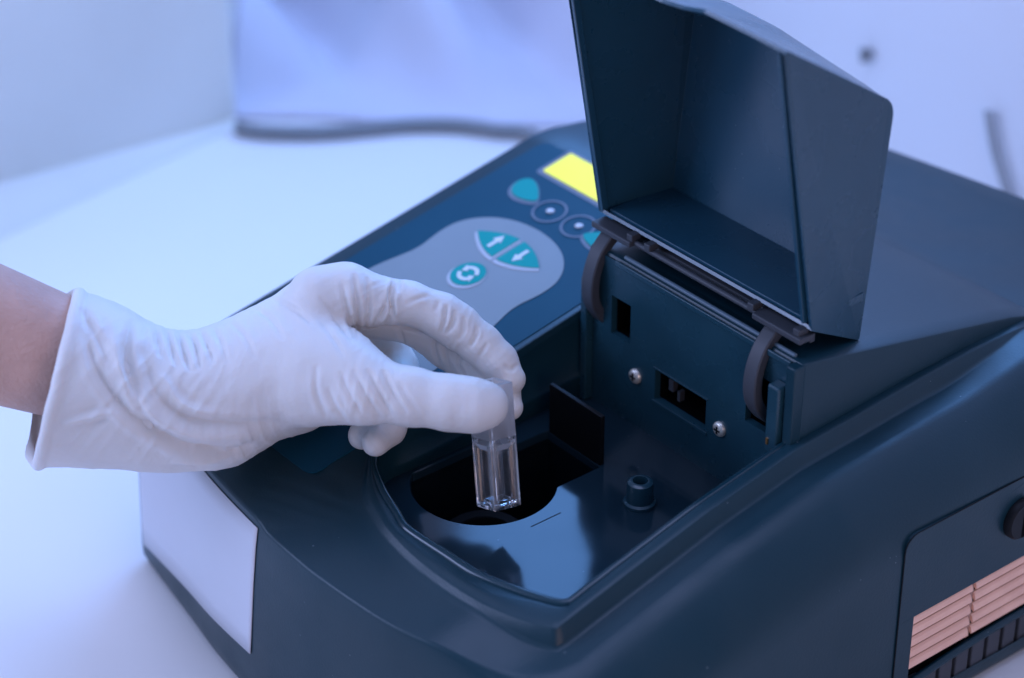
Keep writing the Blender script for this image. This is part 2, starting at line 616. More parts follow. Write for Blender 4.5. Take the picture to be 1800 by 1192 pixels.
# window frame bevel
V, F = join([box(13.0, 37.8, 56.6, 57.0, 12.9, 14.0), box(13.0, 37.8, 56.6, 57.0, 25.4, 26.0)])
mesh('window_edge', V, F, M_panel, panel, bevel=0.15)
V, F = join([box(17, 19, 60, 62, 18, 22), box(21, 22.2, 60, 62, 16, 19.5)])
mesh('sensor_contact', V, F, M_arm, panel)
for (x, z) in ((5, 18.4), (43.5, 18.2)):
    V, F = lathe([(2.5, 0), (2.5, -0.5), (2.2, -1.0), (1.2, -1.35), (0.3, -1.42)], (x, 57.0, z), 'y', 24)
    sw = mesh('screw', V, F, M_screw, panel, smooth=True, auto=50)
    V, F = join([box(x - 1.2, x + 1.2, 55.45, 55.75, z - .28, z + .28), box(x - .28, x + .28, 55.44, 55.74, z - 1.2, z + 1.2)])
    mesh('cross_slot', V, F, M_black, sw)

# ------------------------------------------------------------------ lid (raised hood)
P1, P2, P3, P4 = map(np.array, ((62.6, 64.4), (87.9, 49.6), (95.5, 125.0), (45.9, 157.0)))
eR = (P3 - P2) / np.linalg.norm(P3 - P2)
eL = (P4 - P1) / np.linalg.norm(P4 - P1)


def bulge_front(x):
    return float(np.interp(x, [-20, -8, 8, 24, 33, 41, 60, 74], [-2.5, -2.2, -2.2, -2.0, -0.8, 1.2, 0.7, 0]))


def bulge_rear(x):
    return float(np.interp(x, [-20, -2, 22, 42, 64, 70], [5.5, 7.4, 6.6, 3.8, 1.2, 0]))


def lid_section(x):
    p4 = P4 + eL * bulge_front(x); p3 = P3 + eR * bulge_rear(x)
    out = [P1.copy()]

    def corner(a, c, d, r, n=5):
        u = (a - c) / np.linalg.norm(a - c); v = (d - c) / np.linalg.norm(d - c)
        A, B = c + u * r, c + v * r
        return [(1 - t) ** 2 * A + 2 * t * (1 - t) * c + t * t * B for t in np.linspace(0, 1, n)]
    out += corner(P1, P2, p3, 1.5)
    out += corner(P2, p3, p4, 5.0, 7)
    out.append(p4)
    return out


sx = [-20.5] + list(np.linspace(-19, 71.5, 31)) + [73.2]


def lid_pt(x, p):
    # the side walls draw in slightly towards the rear of the hood
    dep = max(0.0, (p - P1) @ np.array([.985, .17]))
    k = 1 - 0.155 * min(dep, 26) / 46.0 * 1.25
    return (26.4 + (x - 26.4) * k, p[0], p[1])


secs = [[lid_pt(x, p) for p in lid_section(x)] for x in sx]
V, F = loft(secs, closed=False, caps=True)
lid = mesh('lid', V, F, M_lidm, inst, solid=1.1, bevel=0.4, seg=3)
lid['label'] = 'raised hood lid tilted forward over the recess'
# thin inner flange just inside the opening, right and left
c0 = lambda x, t, d: (x, (P1 + (P4 - P1) * t)[0] + d * .985, (P1 + (P4 - P1) * t)[1] + d * .17)
V, F = loft([[c0(69.6, t, 1.5), c0(70.8, t, 1.5), c0(70.8, t, -0.9), c0(69.6, t, -0.9)] for t in np.linspace(0.02, 0.985, 12)])
mesh('lid_flange', V, F, M_lidm, lid, bevel=0.25)
V, F = loft([[c0(-18.3, t, 1.5), c0(-17.1, t, 1.5), c0(-17.1, t, -0.9), c0(-18.3, t, -0.9)] for t in np.linspace(0.02, 0.985, 12)])
mesh('lid_flange', V, F, M_lidm, lid, bevel=0.25)
V, F = loft([[(x, 64.2, 63.6), (x, 88.5 - ins, 63.6), (x, 88.5 - ins, 66.3), (x, 64.2, 66.0)] for x, ins in ((-17.2, 1.0), (-16.2, 0), (66.5, 0), (69.5, 1.0))])
mesh('inner_ledge', V, F, M_lidm, lid, bevel=0.25)
# moulding mark inside the lid's rear wall
rw = lambda x, l: (x, P2[0] + (P3 - P2)[0] * l - 2.6, P2[1] + (P3 - P2)[1] * l)
arc = [rw(56 + 5 * math.cos(a), 0.70 + 0.07 * math.sin(a)) for a in np.linspace(1.9, 4.6, 12)]
V, F = join([tube(arc, 0.28, 6), tube([rw(51.5, 0.735), rw(62, 0.71)], 0.3, 6)])
mesh('moulding_mark', V, F, M_black, lid)
# hinge: plates, rod and curved straps
for x0, x1 in ((-19.5, -1.5), (52.5, 72.5)):
    V, F = box(x0, x1, 58.6, 64.6, 60.6, 62.6)
    mesh('hinge_plate', V, F, M_arm, lid, bevel=0.4)
for x in (-4, 4.0, 49.5, 68.5):
    V, F = box(x, x + 2.6, 59.5, 63.5, 62.4, 64.6)
    mesh('hinge_lug', V, F, M_arm, lid, bevel=0.3)
V, F = tube([(-2, 61.2, 61.6), (53, 61.2, 61.6)], 0.95, 12)
mesh('hinge_rod', V, F, M_arm, lid, smooth=True, auto=50)
V, F = box(-18, 71, 64.5, 66.5, 58.5, 61.5)
mesh('hinge_rail', V, F, M_arm, lid, bevel=0.4)
for xa in (-13.5, 59.5):
    path = spline([(xa, 64, 60.5), (xa, 60.5, 58.5), (xa, 56.8, 54.5), (xa, 54.4, 49), (xa, 53.6, 43), (xa, 54.6, 37), (xa, 58.5, 31), (xa, 62, 28.5)], 6)
    rg = []
    for i, p in enumerate(path):
        t = path[min(i + 1, len(path) - 1)] - path[max(i - 1, 0)]; t /= np.linalg.norm(t)
        nrm = np.array([0, -t[2], t[1]])
        hw, ht = 2.6, 1.7
        rg.append([p + np.array([sx_ * hw, 0, 0]) + nrm * sy_ * ht for sx_, sy_ in ((-1, -1), (1, -1), (1, 1), (-1, 1))])
    V, F = loft(rg)
    mesh('hinge_strap', V, F, M_arm, lid, smooth=True, bevel=0.5, seg=2, auto=50)


# ------------------------------------------------------------------ keypad
def sheet(name, poly, off, m, parent, th=0.25):
    """flat polygon lying on the sloped control surface"""
    top = [(x, y, S(-100, y) + off) for x, y in poly]
    bot = [(x, y, S(-100, y) + off - th) for x, y in poly]
    n = len(poly)
    F = [tuple(range(n))] + [tuple(n + i for i in range(n))[::-1]] + [(i, (i + 1) % n, n + (i + 1) % n, n + i) for i in range(n)]
    return mesh(name, top + bot, F, m, parent)


def rrect(x0, x1, y0, y1, r, n=6):
    out = []
    for cx, cy, a0 in ((x1 - r, y1 - r, 0), (x0 + r, y1 - r, 90), (x0 + r, y0 + r, 180), (x1 - r, y0 + r, 270)):
        out += [(cx + r * math.cos(math.radians(a0 + 90 * k / n)), cy + r * math.sin(math.radians(a0 + 90 * k / n))) for k in range(n + 1)]
    return out


def ell(cx, cy, rx, ry, n=36):
    return [(cx + rx * math.cos(2 * math.pi * k / n), cy + ry * math.sin(2 * math.pi * k / n)) for k in range(n)]


keypad = sheet('keypad', rrect(-102, -22.5, -48, 108.5, 4), 0.25, M_overlay, inst, 0.5)
half = [(0, 73.5), (-6, 73), (-12, 71.6), (-18, 68.8), (-23, 64.4), (-26, 59), (-26.6, 53), (-26, 48), (-25.4, 44), (-25.6, 40), (-26.8, 35), (-28.5, 28), (-29.6, 18), (-30, 6), (-29.5, -4), (-27, -10), (-22, -13), (-12, -14.5), (0, -15)]
hs = [tuple(p) for p in spline(half, 4)]
cx = -62.6
left = [(cx + x, y) for x, y in hs]
right = [(cx - x, y) for x, y in hs[::-1]]
blob = sheet('grey_field', left[:-1] + right[:-1], 0.5, M_blob, keypad)


def eye(sgn, grow=0.0, dy=0.0, dx=0.0):
    ga = 1.1 - grow
    pts = []
    L = 16.0 + grow
    for t in np.linspace(ga, L, 14):
        pts.append((t, (5.9 + grow) * (1 - (t / L) ** 2)))
    for t in np.linspace(L, ga, 14)[1:]:
        pts.append((t, -(5.9 + grow) * (1 - (t / L) ** 2)))
    return [(cx + sgn * x + dx, 60.2 + y + dy) for x, y in pts]


for sgn, d in ((-1, 1), (1, -1)):
    b = sheet('arrow_button', eye(sgn, .75, -.9, .3), 0.75, M_pale, blob)
    t = sheet('arrow_button_face', eye(sgn), 1.0, M_teal, b)
    ax, ay = cx + sgn * 6.3, 60.2
    k = d
    arrow = [(ax - 1.9, ay + .4 * k), (ax, ay + 3.6 * k), (ax + 1.9, ay + .4 * k), (ax + .75, ay + .4 * k), (ax + .75, ay - 3.4 * k), (ax - .75, ay - 3.4 * k), (ax - .75, ay + .4 * k)]
    sheet('arrow_icon', arrow, 1.2, M_icon, t)
bx, by = cx, 43.5
b = sheet('round_button', ell(bx + .2, by - .8, 6.5, 6.5), 0.75, M_pale, blob)
t = sheet('round_button_face', ell(bx, by, 5.9, 5.9), 1.0, M_teal, b)
for s in (0, math.pi):
    pts = []
    R1_, R2_ = 3.7, 2.3
    a0, a1 = 0.35 + s, 2.5 + s
    pts = [(bx + R1_ * math.cos(a), by + R1_ * math.sin(a)) for a in np.linspace(a0, a1, 10)]
    pts += [(bx + 4.6 * math.cos(a1), by + 4.6 * math.sin(a1)), (bx + 3.0 * math.cos(a1 + .75), by + 3.0 * math.sin(a1 + .75)), (bx + 1.3 * math.cos(a1), by + 1.3 * math.sin(a1))]
    pts += [(bx + R2_ * math.cos(a), by + R2_ * math.sin(a)) for a in np.linspace(a1, a0, 10)]
    sheet('swirl_icon', pts, 1.2, M_icon, t)
for lx, ly in ((-68.3, 82.6), (-54.2, 83.2)):
    a = ell(lx, ly, 6.3, 6.0); c = ell(lx, ly, 5.5, 5.2)
    n = len(a)
    top = [(x, y, S(-100, y) + .55) for x, y in a + c]
    ringo = mesh('key_outline', top, [(i, (i + 1) % n, n + (i + 1) % n, n + i) for i in range(n)], M_ring, keypad)
    V, F = lathe([(1.5, 0), (1.4, .4), (.9, .7), (.2, .8)], (lx, ly + .4, S(-100, ly) + .3), 'z', 16)
    mesh('indicator_lamp', V, F, M_icon, ringo, smooth=True)


def leaf(lx, ly, sgn, g=0.0):
    pts = []
    for k in range(40):
        a = 2 * math.pi * k / 40
        r = 1.0
        x = (6.8 + g) * math.cos(a); y = (4.3 + g) * math.sin(a) * (1 - 0.42 * math.cos(a) * 1.0)
        pts.append((lx + sgn * -x * 1.0 + 0, ly + y + (0.22 * -x)))
    return pts


for lx, ly, sg in ((-83.3, 85.2, -1), (-42.3, 83.0, 1)):
    b = sheet('teal_key', leaf(lx + .3, ly - .6, sg, .9), .45, M_ring, keypad)
    sheet('teal_key_face', leaf(lx, ly, sg), .8, M_teal, b)
fr_ = sheet('display_frame', rrect(-90.2, -34.8, 94.4, 110.4, 1.5), .45, M_ring, keypad)
sheet('display_screen', rrect(-88.2, -36.8, 96.2, 108.6, .6), .8, M_disp, fr_)


# ------------------------------------------------------------------ front label (follows the front face)
fx = [p for p in spline(OUT['front'], 6)]
FX = np.array([p[0] for p in fx]); FY = np.array([p[1] for p in fx])
NXY = normals2(np.array(fx))
PFz = [0, -0.15, -0.6, -1.4, -10, -25, -42, -60]; PFo = [0, .5, .95, 1.2, 2.0, 2.8, 3.4, 4.1]


def front_pt(x, z, out=0.0):
    k = np.argsort(FX)
    y = np.interp(x, FX[k], FY[k])
    zt_ = S(x, y) - step(x, y)
    o = np.interp(-(z - zt_), [-a for a in PFz], PFo)
    return (x, y - o - out, z)


rows = []
for z_t in np.linspace(0, 1, 8):
    row = []
    for t in np.linspace(0, 1, 40):
        xr = -19.0 - 5.5 * z_t
        x = -106.6 + (xr + 106.6) * t
        y = np.interp(x, *[a[np.argsort(FX)] for a in (FX, FY)])
        ztl = S(x, y) - 3.0
        zbt = -56 + 10.5 * t ** 0.7
        row.append(front_pt(x, ztl + (zbt - ztl) * z_t, 0.45))
    rows.append(row)
V, F = loft(rows, closed=False, caps=False)
lab = mesh('front_label', V, F, M_label, inst, smooth=True, solid=0.3)
lab['label'] = 'blank pale lavender label plate'

# ------------------------------------------------------------------ side vent door
DX = 108.7


def zd(p):
    return p


door_out = []
dl, dr, dtop, dbot = 71.2, 190.0, 7.0, -63.0
gy = [71.2, 77.6, 165.0, 190.0]; gzz = [-63.0, -45.6, -24.2, 7.0]
V = []; F = []; idx = {}
outl = [(dl, dbot)] + [(dl, dtop - 5)] + [(dl + 5 - 5 * math.cos(a), dtop - 5 + 5 * math.sin(a)) for a in np.linspace(0, math.pi / 2, 6)][1:] + [(dr, dtop), (dr, dbot)]
# door leaf: strips around the louvre opening
top_poly = [(dl, -24.2)] + outl[1:-1] + [(dr, -24.2)]
parts = []


def slab(poly, x0, x1):
    n = len(poly)
    v = [(x1, y, z) for y, z in poly] + [(x0, y, z) for y, z in poly]
    return v, [tuple(range(n)), tuple(n + i for i in range(n))[::-1]] + [(i, (i + 1) % n, n + (i + 1) % n, n + i) for i in range(n)]


door = mesh('vent_door', *slab(top_poly, 105, DX), M_shell, inst)
for ya, yb in ((dl, 77.6), (165, dr)):
    mesh('door_rail', *slab([(ya, dbot), (ya, -24.25), (yb, -24.25), (yb, dbot)], 105, DX), M_shell, door)
# seam
V, F = tube([(DX - .1, y - (0.25 if i < 7 else 0), z + (0.25 if i > 1 else 0)) for i, (y, z) in enumerate(outl[:-1])], 0.2, 8)
mesh('door_seam', V, F, M_black, door)
# louvre slats
SL = []
nsl = 5
for k in range(nsl):
    z1 = -24.6 - k * 4.25; z0 = z1 - 3.1
    for (ya, yb) in ((77.7, 104.3), (105.9, 132.5), (134.1, 164.9)):
        pr = [(106.9, z1 - .1), (107.5, z1 - .15), (108.1, z1 - 0.9), (108.45, z0 + 1.0), (108.5, z0 + .35), (108.15, z0), (107.5, z0 + .5)]
        SL.append(loft([[(x_, y_, z_) for x_, z_ in pr] for y_ in (ya, yb)]))
V, F = join(SL)
mesh('louvre', V, F, M_slat, door)
M_mull = mat('peach_rib', (0.42, 0.24, 0.18), 0.5)
for ya in (104.3, 132.5):
    mesh('louvre_mullion', *box(103.5, 107.4, ya, ya + 1.6, -46, -24.3), M_mull, door)
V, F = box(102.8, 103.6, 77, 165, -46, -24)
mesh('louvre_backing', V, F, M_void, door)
# lower grille with a curved head
grl = []
for k in range(12):
    ya = 78.2 + k * 7.3
    grl.append(box(106.2, 108.4, ya, ya + 5.7, -62.5, -49.5))
V, F = join(grl)
mesh('lower_grille', V, F, M_arm, door, bevel=0.4)
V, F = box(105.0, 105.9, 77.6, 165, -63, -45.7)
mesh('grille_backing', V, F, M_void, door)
V, F = tube(spline([(108.4, 77.6, -50.5), (108.4, 100, -48.2), (108.4, 130, -47.2), (108.4, 165, -47.4)], 6), 1.4, 8)
mesh('grille_head', V, F, M_shell, door, smooth=True)
V, F = lathe([(6.8, 0), (6.8, 2.0), (6.1, 2.9), (.2, 2.9)], (DX - .1, 121.5, -7.2), 'x', 32)
kn = mesh('door_fastener', V, F, M_black, door, smooth=True, auto=40)
V, F = box(DX + 2.5, DX + 2.95, 120.7, 122.3, -13, -1.4)
mesh('fastener_slot', V, F, M_void, kn)

# ------------------------------------------------------------------ cuvette (held)
HD = 740.0      # depth of the hand and cuvette from the lens


def cq(px, py, dd=0.0):
    """camera-aligned millimetres of a point seen at px, py, dd behind the hand's plane"""
    z = HD + dd
    return np.array([(px - PW / 2) / FPX * z, -(py - PH / 2) / FPX * z, z])


def cw(q):
    q = np.atleast_2d(q)
    return CAM + q[:, :1] * RT + q[:, 1:2] * UP + q[:, 2:3] * FW


qb, qt = cq(877, 889, 5), cq(861, 672, -3)
au = (qt - qb); CL = np.linalg.norm(au); au /= CL
e1 = np.array([math.cos(math.radians(36)), 0, math.sin(math.radians(36))]); e1 -= au * (e1 @ au); e1 /= np.linalg.norm(e1)
e2 = np.cross(au, e1)
if e2[2] < 0:
    e2 = -e2
CS = 4.75


def cl(a, b, h):
    return qb + e1 * a + e2 * b + au * h


V = []; F = []; FM = []


def addq(pts, mi):
    k = len(V)
    V.extend([cl(*p) for p in pts]); F.append(tuple(range(k, k + len(pts)))); FM.append(mi)


h0_, h1_, h2_ = 1.0, 19.3, CL
wi, rec = 2.75, 1.15
for fx_ in range(4):
    ca, sa = [(1, 0), (0, 1), (-1, 0), (0, -1)][fx_]

    def P(t, d, h):
        return (ca * d - sa * t, sa * d + ca * t, h)
    o_ = CS
    A = [(-o_, 0), (o_, 0), (o_, h1_ + 2), (-o_, h1_ + 2)]
    I = [(-wi, h0_ + .3), (wi, h0_ + .3), (wi, h1_), (-wi, h1_)]
    J = [(-wi + .55, h0_ + .5), (wi - .55, h0_ + .5), (wi - .55, h1_ - 1.7), (-wi + .55, h1_ - 1.7)]
    for i in range(4):
        j = (i + 1) % 4
        addq([P(A[i][0], o_, A[i][1]), P(A[j][0], o_, A[j][1]), P(I[j][0], o_, I[j][1]), P(I[i][0], o_, I[i][1])], 2 if i in (1, 3) else 0)
        addq([P(I[i][0], o_, I[i][1]), P(I[j][0], o_, I[j][1]), P(J[j][0], o_ - rec, J[j][1]), P(J[i][0], o_ - rec, J[i][1])], 1 if i == 2 else 0)
    addq([P(*[J[i][0], o_ - rec, J[i][1]]) for i in range(4)], 0)
    addq([P(-o_, o_, h1_ + 2), P(o_, o_, h1_ + 2), P(o_, o_, h2_), P(-o_, o_, h2_)], 1)
    c_ = 2.9
    # cavity
    addq([P(-c_, c_, 2.2), P(c_, c_, 2.2), P(c_, c_, h2_), P(-c_, c_, h2_)][::-1], 0)
    addq([P(-o_, o_, h2_), P(o_, o_, h2_), P(c_, c_, h2_), P(-c_, c_, h2_)], 1)
addq([(-CS, -CS, 0), (CS, -CS, 0), (CS, CS, 0), (-CS, CS, 0)][::-1], 0)
addq([(-2.9, -2.9, 2.2), (2.9, -2.9, 2.2), (2.9, 2.9, 2.2), (-2.9, 2.9, 2.2)], 0)
# merge doubles by rounding
W3 = cw(np.array(V))
key = {}; V2 = []; remap = []
for p in W3:
    k = tuple(np.round(p, 2))
    if k not in key:
        key[k] = len(V2); V2.append(p)
    remap.append(key[k])
F = [tuple(remap[i] for i in f) for f in F]
cuv = mesh('cuvette', V2, F, M_clear, None, bevel=0.3, seg=2, mats=[M_clear, M_frost, M_semi], fmi=FM)
cuv['label'] = 'clear square plastic cuvette with frosted collar pinched in the gloved fingertips'
cuv['category'] = 'cuvette'


# ------------------------------------------------------------------ person: bare forearm wearing a latex glove
TOPX = [-60, 60, 110, 137, 170, 200, 225, 250, 290, 320, 345, 372, 400, 440, 480, 520, 560, 590, 625, 660, 700]
TOPY = [505, 505, 507, 514, 521, 532, 544, 560, 579, 584, 582, 572, 562, 543, 523, 498, 474, 464, 462, 470, 480]
BOTX = [-60, 50, 75, 120, 180, 240, 310, 380, 420, 450, 490, 530, 560, 600, 640, 700]
BOTY = [818, 815, 820, 820, 822, 827, 829, 825, 815, 797, 772, 762, 757, 752, 742, 735]
WX = [-60, 60, 200, 300, 400, 480, 560, 620, 700]
WW = [27, 27, 25, 22.5, 24, 28, 31, 31, 30]     # half depth, mm
DC = [4, 4, 5, 6, 10, 16, 20, 22, 22]           # depth of the centre, mm


def smin(a, b, k):
    h = np.clip(0.5 + 0.5 * (b - a) / k, 0, 1)
    return b + (a - b) * h - k * h * (1 - h)


def smax(a, b, k):
    return -smin(-a, -b, k)


VX = 0.5
lo = np.array([cq(30, 835)[0] - 1, cq(0, 842)[1], HD - 34.0]); hi = np.array([cq(938, 0)[0] + 1, cq(0, 450)[1], HD + 62.0])
nx, ny, nz = [int((h - l) / VX) + 1 for l, h in zip(lo, hi)]
gxx = (lo[0] + VX * np.arange(nx)).astype(np.float32)[:, None, None]
gyy = (lo[1] + VX * np.arange(ny)).astype(np.float32)[None, :, None]
gzc = (lo[2] + VX * np.arange(nz)).astype(np.float32)[None, None, :]
PXv = (PW / 2 + FPX * gxx / gzc)      # nx,1,nz
PYv = (PH / 2 - FPX * gyy / gzc)      # 1,ny,nz
DDv = gzc - HD
mmpx = (gzc / FPX)
top = np.interp(PXv, TOPX, TOPY); bot = np.interp(PXv, BOTX, BOTY)
cyp = (top + bot) / 2; hh = (bot - top) / 2 * mmpx
ww_ = np.interp(PXv, WX, WW); dc_ = np.interp(PXv, WX, DC)
ey = ((PYv - cyp) * mmpx).astype(np.float32); ed = (DDv - dc_).astype(np.float32)
k0 = np.sqrt((ey / hh) ** 2 + (ed / ww_) ** 2).astype(np.float32)
k1 = np.sqrt((ey / hh ** 2) ** 2 + (ed / ww_ ** 2) ** 2).astype(np.float32) + 1e-6
arm = np.where(k0 > 0.3, k0 * (k0 - 1) / k1, -8).astype(np.float32)
arm = np.clip(arm, -40, 60)


def cap(a, b, ra, rb):
    a = np.asarray(a, np.float32); b = np.asarray(b, np.float32)
    ba = b - a
    L = float(ba @ ba)
    t = np.clip(((gxx - a[0]) * ba[0] + (gyy - a[1]) * ba[1] + (gzc - a[2]) * ba[2]) / L, 0, 1)
    d = (gxx - a[0] - t * ba[0]) ** 2 + (gyy - a[1] - t * ba[1]) ** 2 + (gzc - a[2] - t * ba[2]) ** 2
    return np.sqrt(d) - (ra + (rb - ra) * t)


def chain(pts, k=1.6):
    d = None
    for (a, ra), (b, rb) in zip(pts[:-1], pts[1:]):
        c = cap(a, b, ra, rb)
        d = c if d is None else smin(d, c, k)
    return d


# palm: the loft closed off near the knuckles
endp = ((PXv - (585 + 0.10 * (PYv - 600))) * mmpx * 0.9).astype(np.float32)
palm = smax(arm, endp, 14)
palm = smin(palm, cap(cq(560, 520, 4), cq(608, 514, 6), 8.5, 8.4), 5)          # index knuckle
palm = smin(palm, cap(cq(560, 540, 20), cq(630, 530, 24), 9, 9), 5)
palm = smin(palm, cap(cq(560, 580, 38), cq(640, 575, 40), 9, 8.5), 5)
palm = smin(palm, cap(cq(470, 660, 2), cq(590, 650, -3), 14, 12.5), 6)          # thenar mass
thumb = chain([(cq(560, 668, -3), 12.8), (cq(640, 683, -9), 10.0), (cq(720, 697, -11), 8.1), (cq(790, 708, -12), 7.7), (cq(835, 713, -12), 7.4), (cq(856, 712, -11.5), 6.3)], 3.0)
index = chain([(cq(612, 516, 5), 8.3), (cq(650, 527, 7), 7.6), (cq(720, 533, 9), 6.3), (cq(778, 556, 11), 6.7), (cq(806, 575, 12), 6.6), (cq(845, 606, 12.5), 6.2), (cq(875, 636, 12.5), 5.8), (cq(897, 666, 11.5), 4.6)], 1.8)
middle = chain([(cq(632, 545, 24), 8.5), (cq(722, 566, 26), 6.4), (cq(786, 608, 26), 6.6), (cq(840, 650, 21), 6.3), (cq(880, 690, 14.5), 5.6), (cq(897, 716, 12.5), 4.0)], 1.8)
ring = chain([(cq(645, 580, 42), 8.0), (cq(682, 606, 44), 6.4), (cq(700, 645, 42), 6.0), (cq(704, 705, 28), 5.8), (cq(682, 752, 15), 5.2), (cq(660, 778, 9), 4.2)], 1.8)
pinky = chain([(cq(640, 610, 50), 7.0), (cq(680, 650, 50), 5.8), (cq(690, 690, 44), 5.5), (cq(665, 735, 28), 5.0), (cq(636, 766, 16), 4.2)], 1.6)

d = smin(palm, thumb, 7.0)
d = smin(d, index, 3.2)
d2 = smin(palm, middle, 3.0)
d3 = smin(palm, ring, 3.0)
d4 = smin(palm, pinky, 3.0)
d = smin(d, d2, 0.9); d = smin(d, d3, 0.8); d = smin(d, d4, 0.8)
del d2, d3, d4, palm, thumb, index, middle, ring, pinky
# open cuff
far = np.clip((DDv - dc_) / ww_, 0, 1)
rimx = 137 - 72 * (PYv - 515) / 303.0 - 34 * sm(0.0, 0.9, far)
pl = ((rimx - PXv) * mmpx * 0.97).astype(np.float32)           # positive beyond the rim
wave = 0
d = np.maximum(d, pl)
hollow = np.maximum(arm + 1.25, (PXv - 270) * mmpx)
d = smax(d, -hollow.astype(np.float32), 0.5)
rimd = np.sqrt((arm + 0.3) ** 2 + (pl + 0.4) ** 2) - 1.95
d = smin(d, rimd.astype(np.float32), 0.7)
del hollow, rimd, arm, k0, k1


def surface_nets(f, lo, h):
    s = f < 0
    sh = tuple(n - 1 for n in f.shape)
    cnt = np.zeros(sh, np.int8)
    for dx in (0, 1):
        for dy in (0, 1):
            for dz_ in (0, 1):
                cnt += s[dx:dx + sh[0], dy:dy + sh[1], dz_:dz_ + sh[2]]
    act = (cnt > 0) & (cnt < 8)
    ids = -np.ones(sh, np.int64)
    c = np.argwhere(act)
    ids[act] = np.arange(len(c))
    acc = np.zeros((len(c), 3)); num = np.zeros(len(c))
    cor = [(i, j, k) for i in (0, 1) for j in (0, 1) for k in (0, 1)]
    val = {o: f[c[:, 0] + o[0], c[:, 1] + o[1], c[:, 2] + o[2]].astype(float) for o in cor}
    for o in cor:
        for ax in range(3):
            if o[ax] == 0:
                o2 = list(o); o2[ax] = 1; o2 = tuple(o2)
                a, b = val[o], val[o2]
                cr = (a < 0) != (b < 0)
                t = np.where(cr, a / np.where(cr, a - b, 1), 0)
                p = np.array(o, float)[None] + t[:, None] * np.eye(3)[ax]
                acc[cr] += p[cr]; num[cr] += 1
    Vv = lo + h * (c + acc / num[:, None])
    quads = []
    for ax in range(3):
        u, v = (ax + 1) % 3, (ax + 2) % 3
        sl0 = [slice(1, -1)] * 3; sl0[ax] = slice(0, -1)
        sl1 = [slice(1, -1)] * 3; sl1[ax] = slice(1, None)
        a, b = s[tuple(sl0)], s[tuple(sl1)]
        e = np.argwhere(a != b)
        if len(e) == 0:
            continue
        base = e.copy()
        for q in range(3):
            if q != ax:
                base[:, q] += 1
        flip = a[tuple(e.T)]
        q = []
        for du, dv in ((0, 0), (-1, 0), (-1, -1), (0, -1)):
            cc = base.copy(); cc[:, u] += du; cc[:, v] += dv
            q.append(ids[tuple(cc.T)])
        q = np.stack(q, 1)
        q[~flip] = q[~flip][:, ::-1]
        quads.append(q)
    Q = np.concatenate(quads)
    Q = Q[(Q >= 0).all(1)]
    return Vv, Q


GV, GQ = surface_nets(d, lo, VX)
del d


def vnorm(V, Q):
    n = np.cross(V[Q[:, 2]] - V[Q[:, 0]], V[Q[:, 3]] - V[Q[:, 1]])
    N_ = np.zeros_like(V)
    for k in range(4):
        np.add.at(N_, Q[:, k], n)
    return N_ / np.maximum(np.linalg.norm(N_, axis=1, keepdims=True), 1e-12)


def laplace(V, Q, it, lam=0.5):
    for _ in range(it):
        acc = np.zeros_like(V); cn = np.zeros(len(V))
        for a, b in ((0, 1), (1, 2), (2, 3), (3, 0)):
            np.add.at(acc, Q[:, a], V[Q[:, b]]); np.add.at(acc, Q[:, b], V[Q[:, a]])
            np.add.at(cn, Q[:, a], 1); np.add.at(cn, Q[:, b], 1)
        V = V + lam * (acc / cn[:, None] - V)
    return V


GV = laplace(GV, GQ, 4, 0.5)
nrm = vnorm(GV, GQ)
view = GV / np.linalg.norm(GV, axis=1, keepdims=True)
if np.mean(np.sum(nrm * view, 1) * 1) > 0 and False:
    nrm = -nrm
# outward check
cen = np.array(cq(845, 713, -12))
k = np.argmin(np.linalg.norm(GV - (cen - np.array([0, 0, 7.4])), axis=1))
if nrm[k][2] > 0:
    nrm = -nrm; GQ = GQ[:, ::-1]
vpx = PW / 2 + FPX * GV[:, 0] / GV[:, 2]; vpy = PH / 2 - FPX * GV[:, 1] / GV[:, 2]; vdd = GV[:, 2] - HD
facing = sm(-0.15, 0.35, -np.sum(nrm * view, 1))
disp = np.zeros(len(GV))


def pdist(pts):
    best = np.full(len(GV), 1e9); tt = np.zeros(len(GV)); sg = np.zeros(len(GV))
    P = [np.array(p, float) for p in spline([(x, y, 0) for x, y in pts], 5)]
    n = len(P) - 1
    for i in range(n):
        a, b = P[i][:2], P[i + 1][:2]
        e = b - a; L2 = e @ e + 1e-9
        t = np.clip(((vpx - a[0]) * e[0] + (vpy - a[1]) * e[1]) / L2, 0, 1)
        dx, dy = vpx - a[0] - t * e[0], vpy - a[1] - t * e[1]
        dd_ = np.hypot(dx, dy)
        m = dd_ < best
        best[m] = dd_[m]; tt[m] = ((i + t) / n)[m]
        sg[m] = np.sign(dx * e[1] - dy * e[0])[m]
    return best, tt, sg


def fold(pts, amp, width, dmax=40, dmin=-40, ridge=0.7):
    """a crease (amp<0) or raised fold (amp>0) along a line on the glove, fading at both ends"""
    global disp
    b, t, s_ = pdist(pts)
    env = np.sin(np.pi * np.clip(t, 0.0, 1)) ** 0.6
    width = width * 0.8
    g = np.exp(-(b / width) ** 1.25) - ridge * np.exp(-((b - 2.0 * width) / (1.1 * width)) ** 2) * 0.5
    disp += 1.7 * amp * g * env * facing * ((vdd < dmax) & (vdd > dmin))


# thumb-base creases
for pts, a in (([(598, 652), (612, 690), (640, 735)], -0.45), ([(622, 650), (640, 692), (668, 737)], -0.5), ([(646, 648), (664, 690), (690, 733)], -0.55),
               ([(672, 650), (690, 692), (716, 728)], -0.5), ([(575, 680), (590, 715), (612, 745)], -0.4), ([(700, 668), (716, 700), (740, 730)], -0.3),
               ([(556, 640), (556, 690), (575, 735)], -0.35)):
    fold(pts, a, 5.5, 12)
